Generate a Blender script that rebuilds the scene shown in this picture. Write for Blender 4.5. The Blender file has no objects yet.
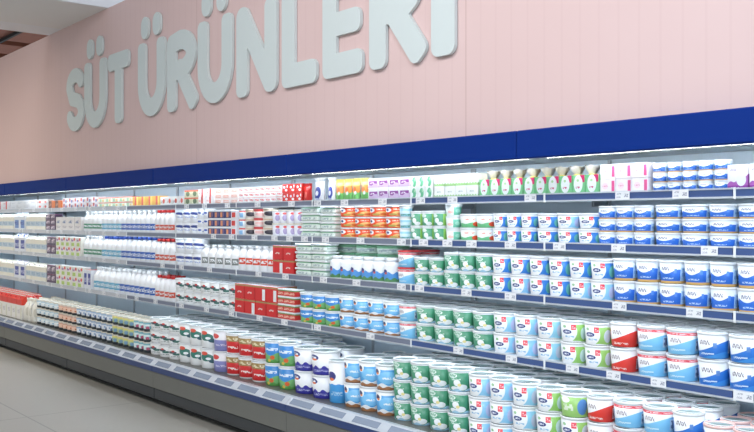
import bpy, bmesh, math, random
import numpy as np
from mathutils import Vector, Matrix

# ------------------------------------------------------------------ camera, world, lights, exposure
sc = bpy.context.scene
COL = sc.collection
CAM = Vector((0.0, 0.0, 1.60))
F = 903.0                                   # focal length in pixels of the 754 px wide frame
cd = bpy.data.cameras.new('camera'); cam = bpy.data.objects.new('camera', cd); COL.objects.link(cam)
cam.location = CAM
YAW = math.atan2(727, 903)
fwd = Vector((-math.cos(YAW), math.sin(YAW), 0.0)); rgt = Vector((math.sin(YAW), math.cos(YAW), 0.0))
cam.rotation_euler = (-Vector(fwd)).to_track_quat('Z', 'Y').to_euler()
cd.sensor_width = 36.0; cd.lens = 36.0 * F / 754.0
cd.shift_y = 4.0 / 754.0                    # horizon at y = 220
cd.clip_end = 200
sc.camera = cam
sc.view_settings.view_transform = 'Standard'; sc.view_settings.look = 'None'
sc.view_settings.gamma = 1.0; sc.view_settings.exposure = 0.0
sc.view_settings.use_curve_mapping = False

w = bpy.data.worlds.new('world'); sc.world = w; w.use_nodes = True
w.node_tree.nodes['Background'].inputs[0].default_value = (0.86, 0.93, 1.0, 1)
w.node_tree.nodes['Background'].inputs[1].default_value = 0.84

def area(name, loc, size, sizey, power, rot=(0, 0, 0), col=(1, 1, 1)):
    l = bpy.data.lights.new(name, 'AREA'); l.shape = 'RECTANGLE'; l.size = size; l.size_y = sizey
    l.energy = power; l.color = col
    o = bpy.data.objects.new(name, l); COL.objects.link(o); o.location = loc; o.rotation_euler = rot
    return o
# ceiling light lines of the aisle
area('ceiling_light_near', (0.6, 0.4, 4.7), 3.2, 2.4, 290, (math.radians(28), 0, 0), (0.84, 0.97, 1.10))
area('ceiling_light_middle', (-3.6, 0.2, 4.7), 3.2, 1.6, 150, (math.radians(25), 0, 0), (1.0, 0.96, 0.96))
area('ceiling_light_far', (-11.5, 0.0, 4.5), 4.0, 1.5, 215, (math.radians(-10), 0, 0), (1, 0.90, 0.74))

def S(r, g, b):
    def c(x):
        x = x / 255.0
        return x / 12.92 if x <= 0.04045 else ((x + 0.055) / 1.055) ** 2.4
    return (c(r), c(g), c(b), 1.0)

def Xof(px, y):
    """where a line of sight at the photograph's column px crosses the vertical plane y"""
    t = (px - 377) / F
    return y * (rgt.x * t + fwd.x) / (rgt.y * t + fwd.y)

# ------------------------------------------------------------------ materials
class NT:
    def __init__(s, name):
        s.m = bpy.data.materials.new(name); s.m.use_nodes = True
        s.t = s.m.node_tree; s.b = s.t.nodes['Principled BSDF']
    def n(s, typ, **k):
        x = s.t.nodes.new(typ)
        for a, v in k.items(): setattr(x, a, v)
        return x
    def l(s, a, b): s.t.links.new(a, b)
    def math(s, op, a, b=None, c=None):
        x = s.n('ShaderNodeMath', operation=op)
        for i, v in enumerate((a, b, c)):
            if v is None: continue
            if isinstance(v, (int, float)): x.inputs[i].default_value = v
            else: s.l(v, x.inputs[i])
        return x.outputs[0]
    def mix(s, f, a, b):
        x = s.n('ShaderNodeMix', data_type='RGBA')
        s.l(f, x.inputs[0])
        for i, v in ((6, a), (7, b)):
            if isinstance(v, tuple): x.inputs[i].default_value = v
            else: s.l(v, x.inputs[i])
        return x.outputs[2]

def plain(name, col, rough=0.5, metal=0.0, noise=0.0, scale=20.0, emit=0.0, bump=0.0):
    k = NT(name)
    k.b.inputs['Roughness'].default_value = rough; k.b.inputs['Metallic'].default_value = metal
    tc = k.n('ShaderNodeTexCoord'); nz = k.n('ShaderNodeTexNoise'); nz.inputs['Scale'].default_value = scale
    nz.inputs['Detail'].default_value = 4
    k.l(tc.outputs['Object'], nz.inputs['Vector'])
    a = max(noise, 0.02)
    dark = tuple(c * (1 - a) for c in col[:3]) + (1,)
    c = k.mix(nz.outputs['Fac'], dark, col)
    k.l(c, k.b.inputs['Base Color'])
    if emit:
        k.b.inputs['Emission Color'].default_value = col; k.b.inputs['Emission Strength'].default_value = emit
    if bump:
        b = k.n('ShaderNodeBump'); b.inputs['Strength'].default_value = bump; b.inputs['Distance'].default_value = 0.004
        k.l(nz.outputs['Fac'], b.inputs['Height']); k.l(b.outputs[0], k.b.inputs['Normal'])
    return k.m

def look(name, base, ops, rough=0.35, seed=0):
    """A printed pack. u runs 0..180 over the face turned to the aisle (repeating round the pack), v runs 0..1 upwards."""
    k = NT(name)
    k.b.inputs['Roughness'].default_value = rough
    uv = k.n('ShaderNodeUVMap'); sp = k.n('ShaderNodeSeparateXYZ'); k.l(uv.outputs[0], sp.inputs[0])
    deg = k.math('MULTIPLY_ADD', sp.outputs[0], 360.0, -180.0 + 45.0)
    u = k.math('FLOORED_MODULO', deg, 180.0); v = sp.outputs[1]
    cur = base
    def rng(x, a, b): return k.math('MULTIPLY', k.math('GREATER_THAN', x, a), k.math('LESS_THAN', x, b))
    for op in ops:
        kind, col = op[0], op[-1]
        if kind == 'rect':
            m = k.math('MULTIPLY', rng(u, op[1], op[2]), rng(v, op[3], op[4]))
        elif kind == 'band':
            m = rng(v, op[1], op[2])
        elif kind == 'ell':
            a = k.math('DIVIDE', k.math('SUBTRACT', u, op[1]), op[3]); b = k.math('DIVIDE', k.math('SUBTRACT', v, op[2]), op[4])
            m = k.math('LESS_THAN', k.math('ADD', k.math('MULTIPLY', a, a), k.math('MULTIPLY', b, b)), 1.0)
        elif kind == 'below':       # v < a + b*u/180 + amp*sin(freq*u + ph)
            _, a, b, amp, fr, ph, _c = op
            line = k.math('MULTIPLY_ADD', u, b / 180.0, a)
            if amp: line = k.math('MULTIPLY_ADD', k.math('SINE', k.math('MULTIPLY_ADD', u, math.radians(fr), ph)), amp, line)
            m = k.math('LESS_THAN', v, line)
        elif kind == 'text':        # a line of small writing: broken strokes
            _, u0, u1, v0, v1, step, _c = op
            r = k.math('MULTIPLY', rng(u, u0, u1), rng(v, v0, v1))
            q = k.n('ShaderNodeTexWhiteNoise', noise_dimensions='2D')
            cb = k.n('ShaderNodeCombineXYZ')
            k.l(k.math('FLOOR', k.math('DIVIDE', u, step)), cb.inputs[0])
            k.l(k.math('FLOOR', k.math('MULTIPLY', v, 3.0 / max(v1 - v0, 0.01))), cb.inputs[1])
            k.l(cb.outputs[0], q.inputs['Vector'])
            m = k.math('MULTIPLY', r, k.math('GREATER_THAN', q.outputs[0], 0.42))
        elif kind == 'script':      # a hand-lettered word as a looping line
            _, u0, u1, vc, amp, fr, th, _c = op
            r = rng(u, u0, u1)
            s1 = k.math('MULTIPLY_ADD', k.math('SINE', k.math('MULTIPLY', u, math.radians(fr))), amp, vc)
            s2 = k.math('MULTIPLY_ADD', k.math('SINE', k.math('MULTIPLY', u, math.radians(fr * 1.7))), amp * 0.8, vc)
            d = k.math('MINIMUM', k.math('ABSOLUTE', k.math('SUBTRACT', v, s1)), k.math('ABSOLUTE', k.math('SUBTRACT', v, s2)))
            m = k.math('MULTIPLY', r, k.math('LESS_THAN', d, th))
        cur = k.mix(m, cur, col)
    if isinstance(cur, tuple): k.b.inputs['Base Color'].default_value = cur
    else: k.l(cur, k.b.inputs['Base Color'])
    return k.m

WHITE = S(236, 241, 244)
ADDED_GLOW = 12.0
M = {}
M['pink'] = None
M['white_plastic'] = plain('white_plastic', S(236, 240, 242), 0.35)
M['case_white'] = plain('case_white', S(214, 232, 244), 0.4)
M['shelf_grey'] = plain('shelf_grey', S(196, 204, 212), 0.35, 0.2)
M['rail_edge'] = plain('rail_edge', S(205, 212, 220), 0.3, 0.3)
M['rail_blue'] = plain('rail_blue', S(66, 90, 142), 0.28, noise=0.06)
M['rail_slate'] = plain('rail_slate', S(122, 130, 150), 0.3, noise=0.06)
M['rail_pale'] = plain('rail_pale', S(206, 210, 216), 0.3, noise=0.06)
M['fascia_blue'] = plain('fascia_blue', S(0, 44, 126), 0.6, noise=0.05, scale=3)
M['fascia_blue'].node_tree.nodes['Principled BSDF'].inputs['Specular IOR Level'].default_value = 0.15
M['base_grey'] = plain('base_grey', S(112, 113, 108), 0.5, noise=0.06, scale=6)
M['bumper'] = plain('bumper', S(52, 56, 60), 0.45, noise=0.1)
M['kick'] = plain('kick', S(28, 31, 34), 0.6)
M['trim_blue'] = plain('trim_blue', S(44, 66, 118), 0.35)
M['insert_grey'] = plain('insert_grey', S(138, 150, 168), 0.25, noise=0.1, scale=30)
M['deck_steel'] = plain('deck_steel', S(120, 120, 116), 0.4, 0.4, noise=0.15, scale=60)
M['tube'] = plain('tube', S(250, 252, 255), 0.4, emit=22.0)
M['tube_dim'] = plain('tube_dim', S(250, 252, 255), 0.4, emit=8.0)
M['led'] = plain('led', S(240, 248, 255), 0.4, emit=ADDED_GLOW)  # glow of the fill strips added under the shelves
M['clamp'] = plain('clamp', S(176, 186, 196), 0.4, 0.1)
M['letter'] = plain('letter', S(206, 216, 215), 0.55)
M['clear_lid'] = plain('clear_lid', S(146, 166, 168), 0.12)  # seal under the lid, darkened with recess and shelf shade in its colour
M['soffit'] = plain('soffit', S(238, 239, 240), 0.9)
M['soffit_face'] = plain('soffit_face', S(240, 244, 250), 0.9)
M['roof'] = plain('roof', S(62, 42, 36), 0.9, noise=0.5, scale=3)
M['rib'] = plain('rib', S(150, 88, 66), 0.8, noise=0.4, scale=5)
M['rib_dark'] = plain('rib_dark', S(40, 36, 36), 0.8)
M['ceiling'] = plain('ceiling', S(225, 228, 232), 0.9)

def ticket_mat():
    return look('ticket', S(236, 238, 241), [('text', 12, 80, 0.62, 0.82, 5, S(186, 190, 200)), ('text', 12, 70, 0.22, 0.44, 9, S(190, 194, 204)),
                                            ('text', 106, 164, 0.3, 0.7, 8, S(160, 164, 178))], 0.4)
M['ticket'] = ticket_mat()

def pink_mat():
    k = NT('pink_panel'); k.b.inputs['Roughness'].default_value = 0.75
    tc = k.n('ShaderNodeTexCoord'); sp = k.n('ShaderNodeSeparateXYZ'); k.l(tc.outputs['Object'], sp.inputs[0])
    nz = k.n('ShaderNodeTexNoise'); nz.inputs['Scale'].default_value = 1.3; k.l(tc.outputs['Object'], nz.inputs['Vector'])
    base = k.mix(nz.outputs['Fac'], S(213, 185, 182), S(219, 193, 190))
    fr = k.math('FLOORED_MODULO', k.math('ADD', sp.outputs[0], 9.72), 3.1)
    seam = k.math('LESS_THAN', fr, 0.008)
    fr2 = k.math('FLOORED_MODULO', sp.outputs[0], 0.11)
    fine = k.math('LESS_THAN', fr2, 0.012)
    c = k.mix(k.math('MULTIPLY', fine, 0.25), base, S(206, 176, 174))
    c = k.mix(k.math('MULTIPLY', seam, 0.6), c, S(190, 158, 152))
    k.l(c, k.b.inputs['Base Color'])
    return k.m
M['pink'] = pink_mat()

def floor_mat():
    k = NT('floor_concrete')
    tc = k.n('ShaderNodeTexCoord'); sp = k.n('ShaderNodeSeparateXYZ'); k.l(tc.outputs['Object'], sp.inputs[0])
    n1 = k.n('ShaderNodeTexNoise'); n1.inputs['Scale'].default_value = 1.1; n1.inputs['Detail'].default_value = 6
    n2 = k.n('ShaderNodeTexNoise'); n2.inputs['Scale'].default_value = 24; n2.inputs['Detail'].default_value = 5
    for q in (n1, n2): k.l(tc.outputs['Object'], q.inputs['Vector'])
    a = k.mix(n1.outputs['Fac'], S(150, 148, 140), S(178, 176, 168))
    b = k.mix(k.math('MULTIPLY', n2.outputs['Fac'], 0.35), a, S(150, 148, 142))
    jx = k.math('LESS_THAN', k.math('FLOORED_MODULO', k.math('ADD', sp.outputs[0], 1.1), 3.2), 0.014)
    jy = k.math('LESS_THAN', k.math('FLOORED_MODULO', k.math('ADD', sp.outputs[1], 0.62), 3.0), 0.014)
    c = k.mix(k.math('MULTIPLY', k.math('MAXIMUM', jx, jy), 0.6), b, S(104, 104, 100))
    k.l(c, k.b.inputs['Base Color'])
    r = k.n('ShaderNodeMapRange'); r.inputs[3].default_value = 0.28; r.inputs[4].default_value = 0.45
    k.l(n1.outputs['Fac'], r.inputs[0]); k.l(r.outputs[0], k.b.inputs['Roughness'])
    return k.m
M['floor'] = floor_mat()

# ------------------------------------------------------------------ mesh helpers
class MB:
    def __init__(s): s.v, s.f, s.m, s.uv, s.sm = [], [], [], [], []
    def face(s, idx, mat=0, uv=None, smooth=False):
        s.f.append(tuple(idx)); s.m.append(mat); s.uv.append(uv or [(0.5, 1.5)] * len(idx)); s.sm.append(smooth)
    def quad(s, pts, mat=0, uv=None):
        b = len(s.v); s.v += [tuple(p) for p in pts]; s.face(range(b, b + len(pts)), mat, uv)
    def box(s, x0, x1, y0, y1, z0, z1, mat=0, topmat=None, printed=False, c=0.0):
        """box; c > 0 chamfers the vertical and horizontal edges; printed: faces carry the pack's print"""
        tm = mat if topmat is None else topmat
        if c <= 0:
            P = [(x0, y0), (x1, y0), (x1, y1), (x0, y1)]
        else:
            P = [(x0 + c, y0), (x1 - c, y0), (x1, y0 + c), (x1, y1 - c), (x1 - c, y1), (x0 + c, y1), (x0, y1 - c), (x0, y0 + c)]
        rings = [(z0, 0.0), (z1, 0.0)] if c <= 0 else [(z0, c), (z0 + c, 0.0), (z1 - c, 0.0), (z1, c)]
        cx, cy = (x0 + x1) / 2, (y0 + y1) / 2
        b0 = len(s.v)
        n = len(P)
        for z, ins in rings:
            fx = 1 - 2 * ins / (x1 - x0); fy = 1 - 2 * ins / (y1 - y0)
            for x, y in P: s.v.append((cx + (x - cx) * fx, cy + (y - cy) * fy, z))
        def U(x, y):
            if y <= y0 + c * 1.01 + 1e-6: return 0.375 + 0.5 * min(max((x - x0) / (x1 - x0), 0.004), 0.996)
            return 0.874 if x > cx else 0.376
        for r in range(len(rings) - 1):
            for i in range(n):
                j = (i + 1) % n
                va, vb = (rings[r][0] - z0) / (z1 - z0), (rings[r + 1][0] - z0) / (z1 - z0)
                ua, ub = U(*P[i]), U(*P[j])
                s.face([b0 + r * n + i, b0 + r * n + j, b0 + (r + 1) * n + j, b0 + (r + 1) * n + i], mat, [(ua, va), (ub, va), (ub, vb), (ua, vb)])
        s.face([b0 + i for i in range(n)][::-1], tm)
        t = b0 + (len(rings) - 1) * n
        s.face([t + i for i in range(n)], tm)
    def lathe(s, prof, seg=24, mat=0, vr=None, cx=0.0, cy=0.0, mats=None, cap0=True, cap1=True, sx=1.0, sy=1.0):
        """prof: [(radius, z)]; vr: (z0, z1) printed range; angle measured from -Y towards +X"""
        b0 = len(s.v)
        for r, z in prof:
            for i in range(seg):
                a = 2 * math.pi * i / seg - math.pi
                s.v.append((cx + sx * r * math.sin(a), cy - sy * r * math.cos(a), z))
        for k in range(len(prof) - 1):
            m = mats[k] if mats else mat
            for i in range(seg):
                j = (i + 1) % seg
                if vr:
                    va = (prof[k][1] - vr[0]) / (vr[1] - vr[0]); vb = (prof[k + 1][1] - vr[0]) / (vr[1] - vr[0])
                else: va = vb = 1.5
                ua, ub = i / seg, (i + 1) / seg
                s.face([b0 + k * seg + i, b0 + k * seg + j, b0 + (k + 1) * seg + j, b0 + (k + 1) * seg + i], m,
                       [(ua, va), (ub, va), (ub, vb), (ua, vb)], True)
        if cap0: s.face([b0 + i for i in range(seg)][::-1], mats[0] if mats else mat)
        if cap1: s.face([b0 + (len(prof) - 1) * seg + i for i in range(seg)], mats[-1] if mats else mat)
    def tube(s, pts, r, seg=6, mat=0):
        pts = [Vector(p) for p in pts]; b0 = len(s.v)
        for i, p in enumerate(pts):
            d = (pts[min(i + 1, len(pts) - 1)] - pts[max(i - 1, 0)]).normalized()
            a = d.cross(Vector((0, 0, 1)));  a = a.normalized() if a.length > 1e-4 else Vector((1, 0, 0))
            b = d.cross(a)
            for q in range(seg):
                t = 2 * math.pi * q / seg
                s.v.append(tuple(p + a * math.cos(t) * r + b * math.sin(t) * r))
        for i in range(len(pts) - 1):
            for q in range(seg):
                w_ = (q + 1) % seg
                s.face([b0 + i * seg + q, b0 + i * seg + w_, b0 + (i + 1) * seg + w_, b0 + (i + 1) * seg + q], mat, None, True)
        s.face([b0 + q for q in range(seg)], mat); s.face([b0 + (len(pts) - 1) * seg + q for q in range(seg)][::-1], mat)
    def mesh(s, name, mats):
        me = bpy.data.meshes.new(name); me.from_pydata(s.v, [], s.f)
        for m in (mats if isinstance(mats, (list, tuple)) else [mats]): me.materials.append(m)
        me.polygons.foreach_set('material_index', s.m); me.polygons.foreach_set('use_smooth', s.sm)
        ul = me.uv_layers.new(name='UVMap')
        flat = [c for f in s.uv for p in f for c in p]
        ul.data.foreach_set('uv', flat)
        bm = bmesh.new(); bm.from_mesh(me); bmesh.ops.recalc_face_normals(bm, faces=bm.faces); bm.to_mesh(me); bm.free()
        me.update(); return me
    def build(s, name, mats, parent=None, loc=None):
        o = bpy.data.objects.new(name, s.mesh(name, mats)); COL.objects.link(o)
        if parent is not None: o.parent = parent
        if loc: o.location = loc
        return o

def empty(name, loc=(0, 0, 0)):
    o = bpy.data.objects.new(name, None); COL.objects.link(o); o.location = loc; o.empty_display_size = 0.05
    return o
def tag(o, label=None, cat=None, group=None, kind=None):
    for k_, v_ in (('label', label), ('category', cat), ('group', group), ('kind', kind)):
        if v_: o[k_] = v_
    return o
def sbox(name, x0, x1, y0, y1, z0, z1, mat, kind='structure'):
    m = MB(); m.box(x0, x1, y0, y1, z0, z1); o = m.build(name, mat)
    if kind: o['kind'] = kind
    return o
def kids(o): return list(CH.get(o.name, ()))
CH = {}
def adopt(p, c): CH.setdefault(p.name, []).append(c); c.parent = p; return c
def copy_tree(o, parent=None):
    c = o.copy(); COL.objects.link(c)
    if parent is not None: adopt(parent, c)
    for ch in kids(o): copy_tree(ch, c)
    return c

# ------------------------------------------------------------------ the room
sbox('floor', -30, 8, -9, 4.6, -0.1, 0.0, M['floor'])
WY = 3.45
sbox('wall_back', -19.0, 4.0, WY, WY + 0.12, 2.05, 3.65, M['pink'])
sbox('wall_rear', -30.0, 8.0, 4.25, 4.35, 0.0, 2.3, M['case_white'])
sbox('ceiling', -8.4, 8.0, -9, 9.0, 4.95, 5.05, M['ceiling'])
BX0, BX1 = Xof(62, WY), Xof(107, WY)
sbox('trim_1', BX0, BX1, -8.5, WY + 0.12, 3.651, 3.72, M['soffit'])          # the dropped bulkhead's underside
sbox('trim_2', BX1 - 0.05, BX1 + 0.03, -8.5, 9.0, 3.652, 4.94, M['soffit_face'])
sbox('trim_3', BX0 - 0.42, BX0 - 0.002, -8.5, WY + 0.12, 3.651, 3.70, M['soffit_face'])
sbox('ceiling_far', -34.0, BX0 - 0.45, -9, 16, 5.6, 5.7, M['roof'])
for i in range(10):                                                           # open roof: brown decking boards with dark joists
    x = BX0 - 1.6 - i * 1.5
    sbox('trim_%d' % (4 + i), x, x + 1.05, -8, 16, 5.2, 5.3, M['rib'])
for i in range(16):
    y = 3.9 + i * 0.75
    sbox('trim_%d' % (14 + i), -34.0, BX0 - 0.6, y, y + 0.05, 5.12, 5.18, M['rib_dark'])

# ------------------------------------------------------------------ letters of the wall sign
def arc(cx, cz, rx, rz, a0, a1, n=10):
    return [(cx + rx * math.cos(math.radians(a0 + (a1 - a0) * i / n)), cz + rz * math.sin(math.radians(a0 + (a1 - a0) * i / n))) for i in range(n + 1)]
LH = 0.665
def strokes(ch, wd):
    r = 0.080; h = LH; L, R, B, T = r, wd - r, r, h - r; cx = wd / 2
    if ch == 'U': return r, [[(L, T), (L, .30)] + arc(cx, 0.30, cx - r, 0.30 - r, 180, 360, 14) + [(R, T)]], 'free'
    if ch == 'T': return r, [[(r, T), (wd - r, T)], [(cx, T), (cx, B)]], 'all'
    if ch == 'I': return wd / 2, [[(cx, wd / 2), (cx, h - wd / 2)]], 'all'
    if ch == 'L': return r, [[(L, T), (L, B), (R, B)]], 'all'
    if ch == 'E': return r * .95, [[(R, T), (L, T), (L, B), (R, B)], [(L, h / 2 + .01), (R - .02, h / 2 + .01)]], 'all'
    if ch == 'N': return r, [[(L, B), (L, T), (L + .02, T), (R - .02, B), (R, B), (R, T)]], 'free'
    if ch == 'R': return r, [[(L, B), (L, T - .02), (cx - .03, T)] + arc(cx - .02, T - .125, R - cx + .01, .125, 90, -90, 10) + [(L + .03, T - .25)], [(cx - .03, T - .25), (R + .005, B)]], 'free'
    if ch == 'S':
        ax = cx - r
        return r * .92, [arc(cx, T - .115, ax, .115, 25, 180, 10) + [(cx - ax * .55, T - .235), (cx + ax * .5, B + .235)] + arc(cx, B + .13, ax, .13, 20, -155, 10)], ''
def sdf(P, lines, r, mode=''):
    d = np.full(len(P), 9.0); rc = 0.055
    for ln in lines:
        a = np.array(ln[:-1]); b = np.array(ln[1:]); n = len(a)
        for i, (p0, p1) in enumerate(zip(a, b)):
            ab = p1 - p0; L2 = max((ab ** 2).sum(), 1e-9)
            t = np.clip(((P - p0) @ ab) / L2, 0, 1)
            d = np.minimum(d, np.hypot(*(P - p0 - t[:, None] * ab).T) - r)
            ln_ = math.sqrt(L2)
            e0 = mode == 'all' or (mode == 'free' and i == 0); e1 = mode == 'all' or (mode == 'free' and i == n - 1)
            if ln_ > .1 and (e0 or e1):
                u = ab / ln_; q = P - p0
                x = q @ u; y = q @ np.array([-u[1], u[0]])
                lo = -r if e0 else 0.0; hi = ln_ + (r if e1 else 0.0)
                qx = np.abs(x - (lo + hi) / 2) - (hi - lo) / 2 + rc; qy = np.abs(y) - r + rc
                d = np.minimum(d, np.hypot(np.maximum(qx, 0), np.maximum(qy, 0)) + np.minimum(np.maximum(qx, qy), 0) - rc)
    return d
def glyph_mesh(name, lines, r, x0, x1, z0, z1, depth, mat, mode='', step=0.0085):
    nx = int((x1 - x0) / step) + 2; nz = int((z1 - z0) / step) + 2
    gx = x0 + np.arange(nx) * step; gz = z0 + np.arange(nz) * step
    G = np.stack(np.meshgrid(gx, gz, indexing='ij'), -1).reshape(-1, 2)
    D = sdf(G, lines, r, mode).reshape(nx, nz)
    bm = bmesh.new(); vd = {}
    def V(x, z):
        key = (round(x, 5), round(z, 5))
        if key not in vd: vd[key] = bm.verts.new((key[0], 0.0, key[1]))
        return vd[key]
    for i in range(nx - 1):
        for j in range(nz - 1):
            c = [(i, j), (i + 1, j), (i + 1, j + 1), (i, j + 1)]
            d = [D[p] for p in c]
            if min(d) >= 0: continue
            poly = []
            for q in range(4):
                a, b = c[q], c[(q + 1) % 4]; da, db = d[q], d[(q + 1) % 4]
                if da < 0: poly.append((gx[a[0]], gz[a[1]]))
                if (da < 0) != (db < 0):
                    t = da / (da - db)
                    poly.append((gx[a[0]] + t * (gx[b[0]] - gx[a[0]]), gz[a[1]] + t * (gz[b[1]] - gz[a[1]])))
            vs = []
            for p in poly:
                v = V(*p)
                if v not in vs: vs.append(v)
            if len(vs) >= 3:
                try: bm.faces.new(vs)
                except ValueError: pass
    bmesh.ops.recalc_face_normals(bm, faces=bm.faces)
    ret = bmesh.ops.extrude_face_region(bm, geom=list(bm.faces))
    nv = [g for g in ret['geom'] if isinstance(g, bmesh.types.BMVert)]
    bmesh.ops.translate(bm, verts=nv, vec=(0, -depth, 0))
    bmesh.ops.recalc_face_normals(bm, faces=bm.faces)
    me = bpy.data.meshes.new(name); bm.to_mesh(me); bm.free(); me.materials.append(mat)
    return me
LY = WY - 0.004; LD = 0.022
LET = [('S', 66.1, 83.6, 0), ('U', 84.2, 105.8, 1), ('T', 107.8, 128.6, 0), ('U', 137.8, 164.7, 1), ('R', 167, 195.8, 0), ('U', 197.5, 231.9, 1),
       ('N', 236.2, 276.4, 0), ('L', 281.6, 316.3, 0), ('E', 322, 362.6, 0), ('R', 369, 424, 0), ('I', 431, 454.5, 1)]
names = {'S': 'letter S', 'T': 'letter T', 'R': 'letter R', 'N': 'letter N', 'L': 'letter L', 'E': 'letter E'}
order = ['pale raised letter S that begins the sign on the pink wall', 'pale raised letter U with two dots between S and T on the pink wall',
         'pale raised letter T that ends the first word on the pink wall', 'pale raised letter U with two dots that begins the second word',
         'pale raised letter R between the two dotted letters of the second word', 'pale raised letter U with two dots between R and N',
         'pale raised letter N before the L on the pink wall', 'pale raised letter L between N and E on the pink wall',
         'pale raised letter E before the last R of the sign', 'pale raised letter R before the last dotted I of the sign',
         'pale raised dotted letter I that ends the sign on the pink wall']
for (ch, a, b, dots), lab in zip(LET, order):
    xa, xb = Xof(a, LY - LD), Xof(b, LY - LD); wd = xb - xa
    r, lines, mode = strokes(ch, wd)
    zb = 2.512
    t = empty('sign_letter', (xa, LY, zb)); tag(t, lab, 'letter', 'raised letters of the dairy sign')
    o = bpy.data.objects.new('letter_body', glyph_mesh('letter_body', lines, r, -0.03, wd + 0.03, -0.03, LH + 0.03, LD, M['letter'], mode)); COL.objects.link(o); o.parent = t
    if dots:
        zz = LH + 0.13
        for cxx in ((wd * 0.26, wd * 0.70) if ch == 'U' else (wd / 2,)):
            q = bpy.data.objects.new('letter_dot', glyph_mesh('letter_dot', [[(0, -0.022), (0, 0.022)]], 0.076, -0.1, 0.1, -0.13, 0.13, LD, M['letter'])); COL.objects.link(q)
            q.parent = t; q.location = (cxx, 0, zz)

# ------------------------------------------------------------------ refrigerated display cases (two bays each)
BAY = 1.049; CW = 2 * BAY; CX0 = -13.584
SHY = 3.60; BACK = 4.14
SH = {'top shelf': 1.717, 'second shelf': 1.466, 'third shelf': 1.190, 'fourth shelf': 0.856}
DECKZ = 0.392; DECKY = 3.50
g_ = 0.0015
case_labels = ['refrigerated display case at the far end of the row', 'second display case from the far end, holding white milk packs',
               'third display case from the far end, holding bottles with blue and red labels', 'display case holding the red boxes, below the letters L and E',
               'display case holding the orange tubs and green tubs', 'display case holding the blue and white tubs with red tags',
               'display case at the near end of the row, with wide blue tubs']
ticket_px = {
    'top shelf': [187, 205, 228, 258, 292, 318, 345, 383, 421, 453, 531, 623, 681, 734],
    'second shelf': [214, 232, 255, 275, 290, 305, 326, 361, 402, 424, 448, 472, 511, 560, 619, 710],
    'third shelf': [163, 182, 210, 238, 259, 286, 324, 357, 402, 420, 467, 511, 620, 695],
    'fourth shelf': [137, 156, 182, 207, 232, 260, 285, 318, 371, 459, 512, 573, 614, 659, 745]}
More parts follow.
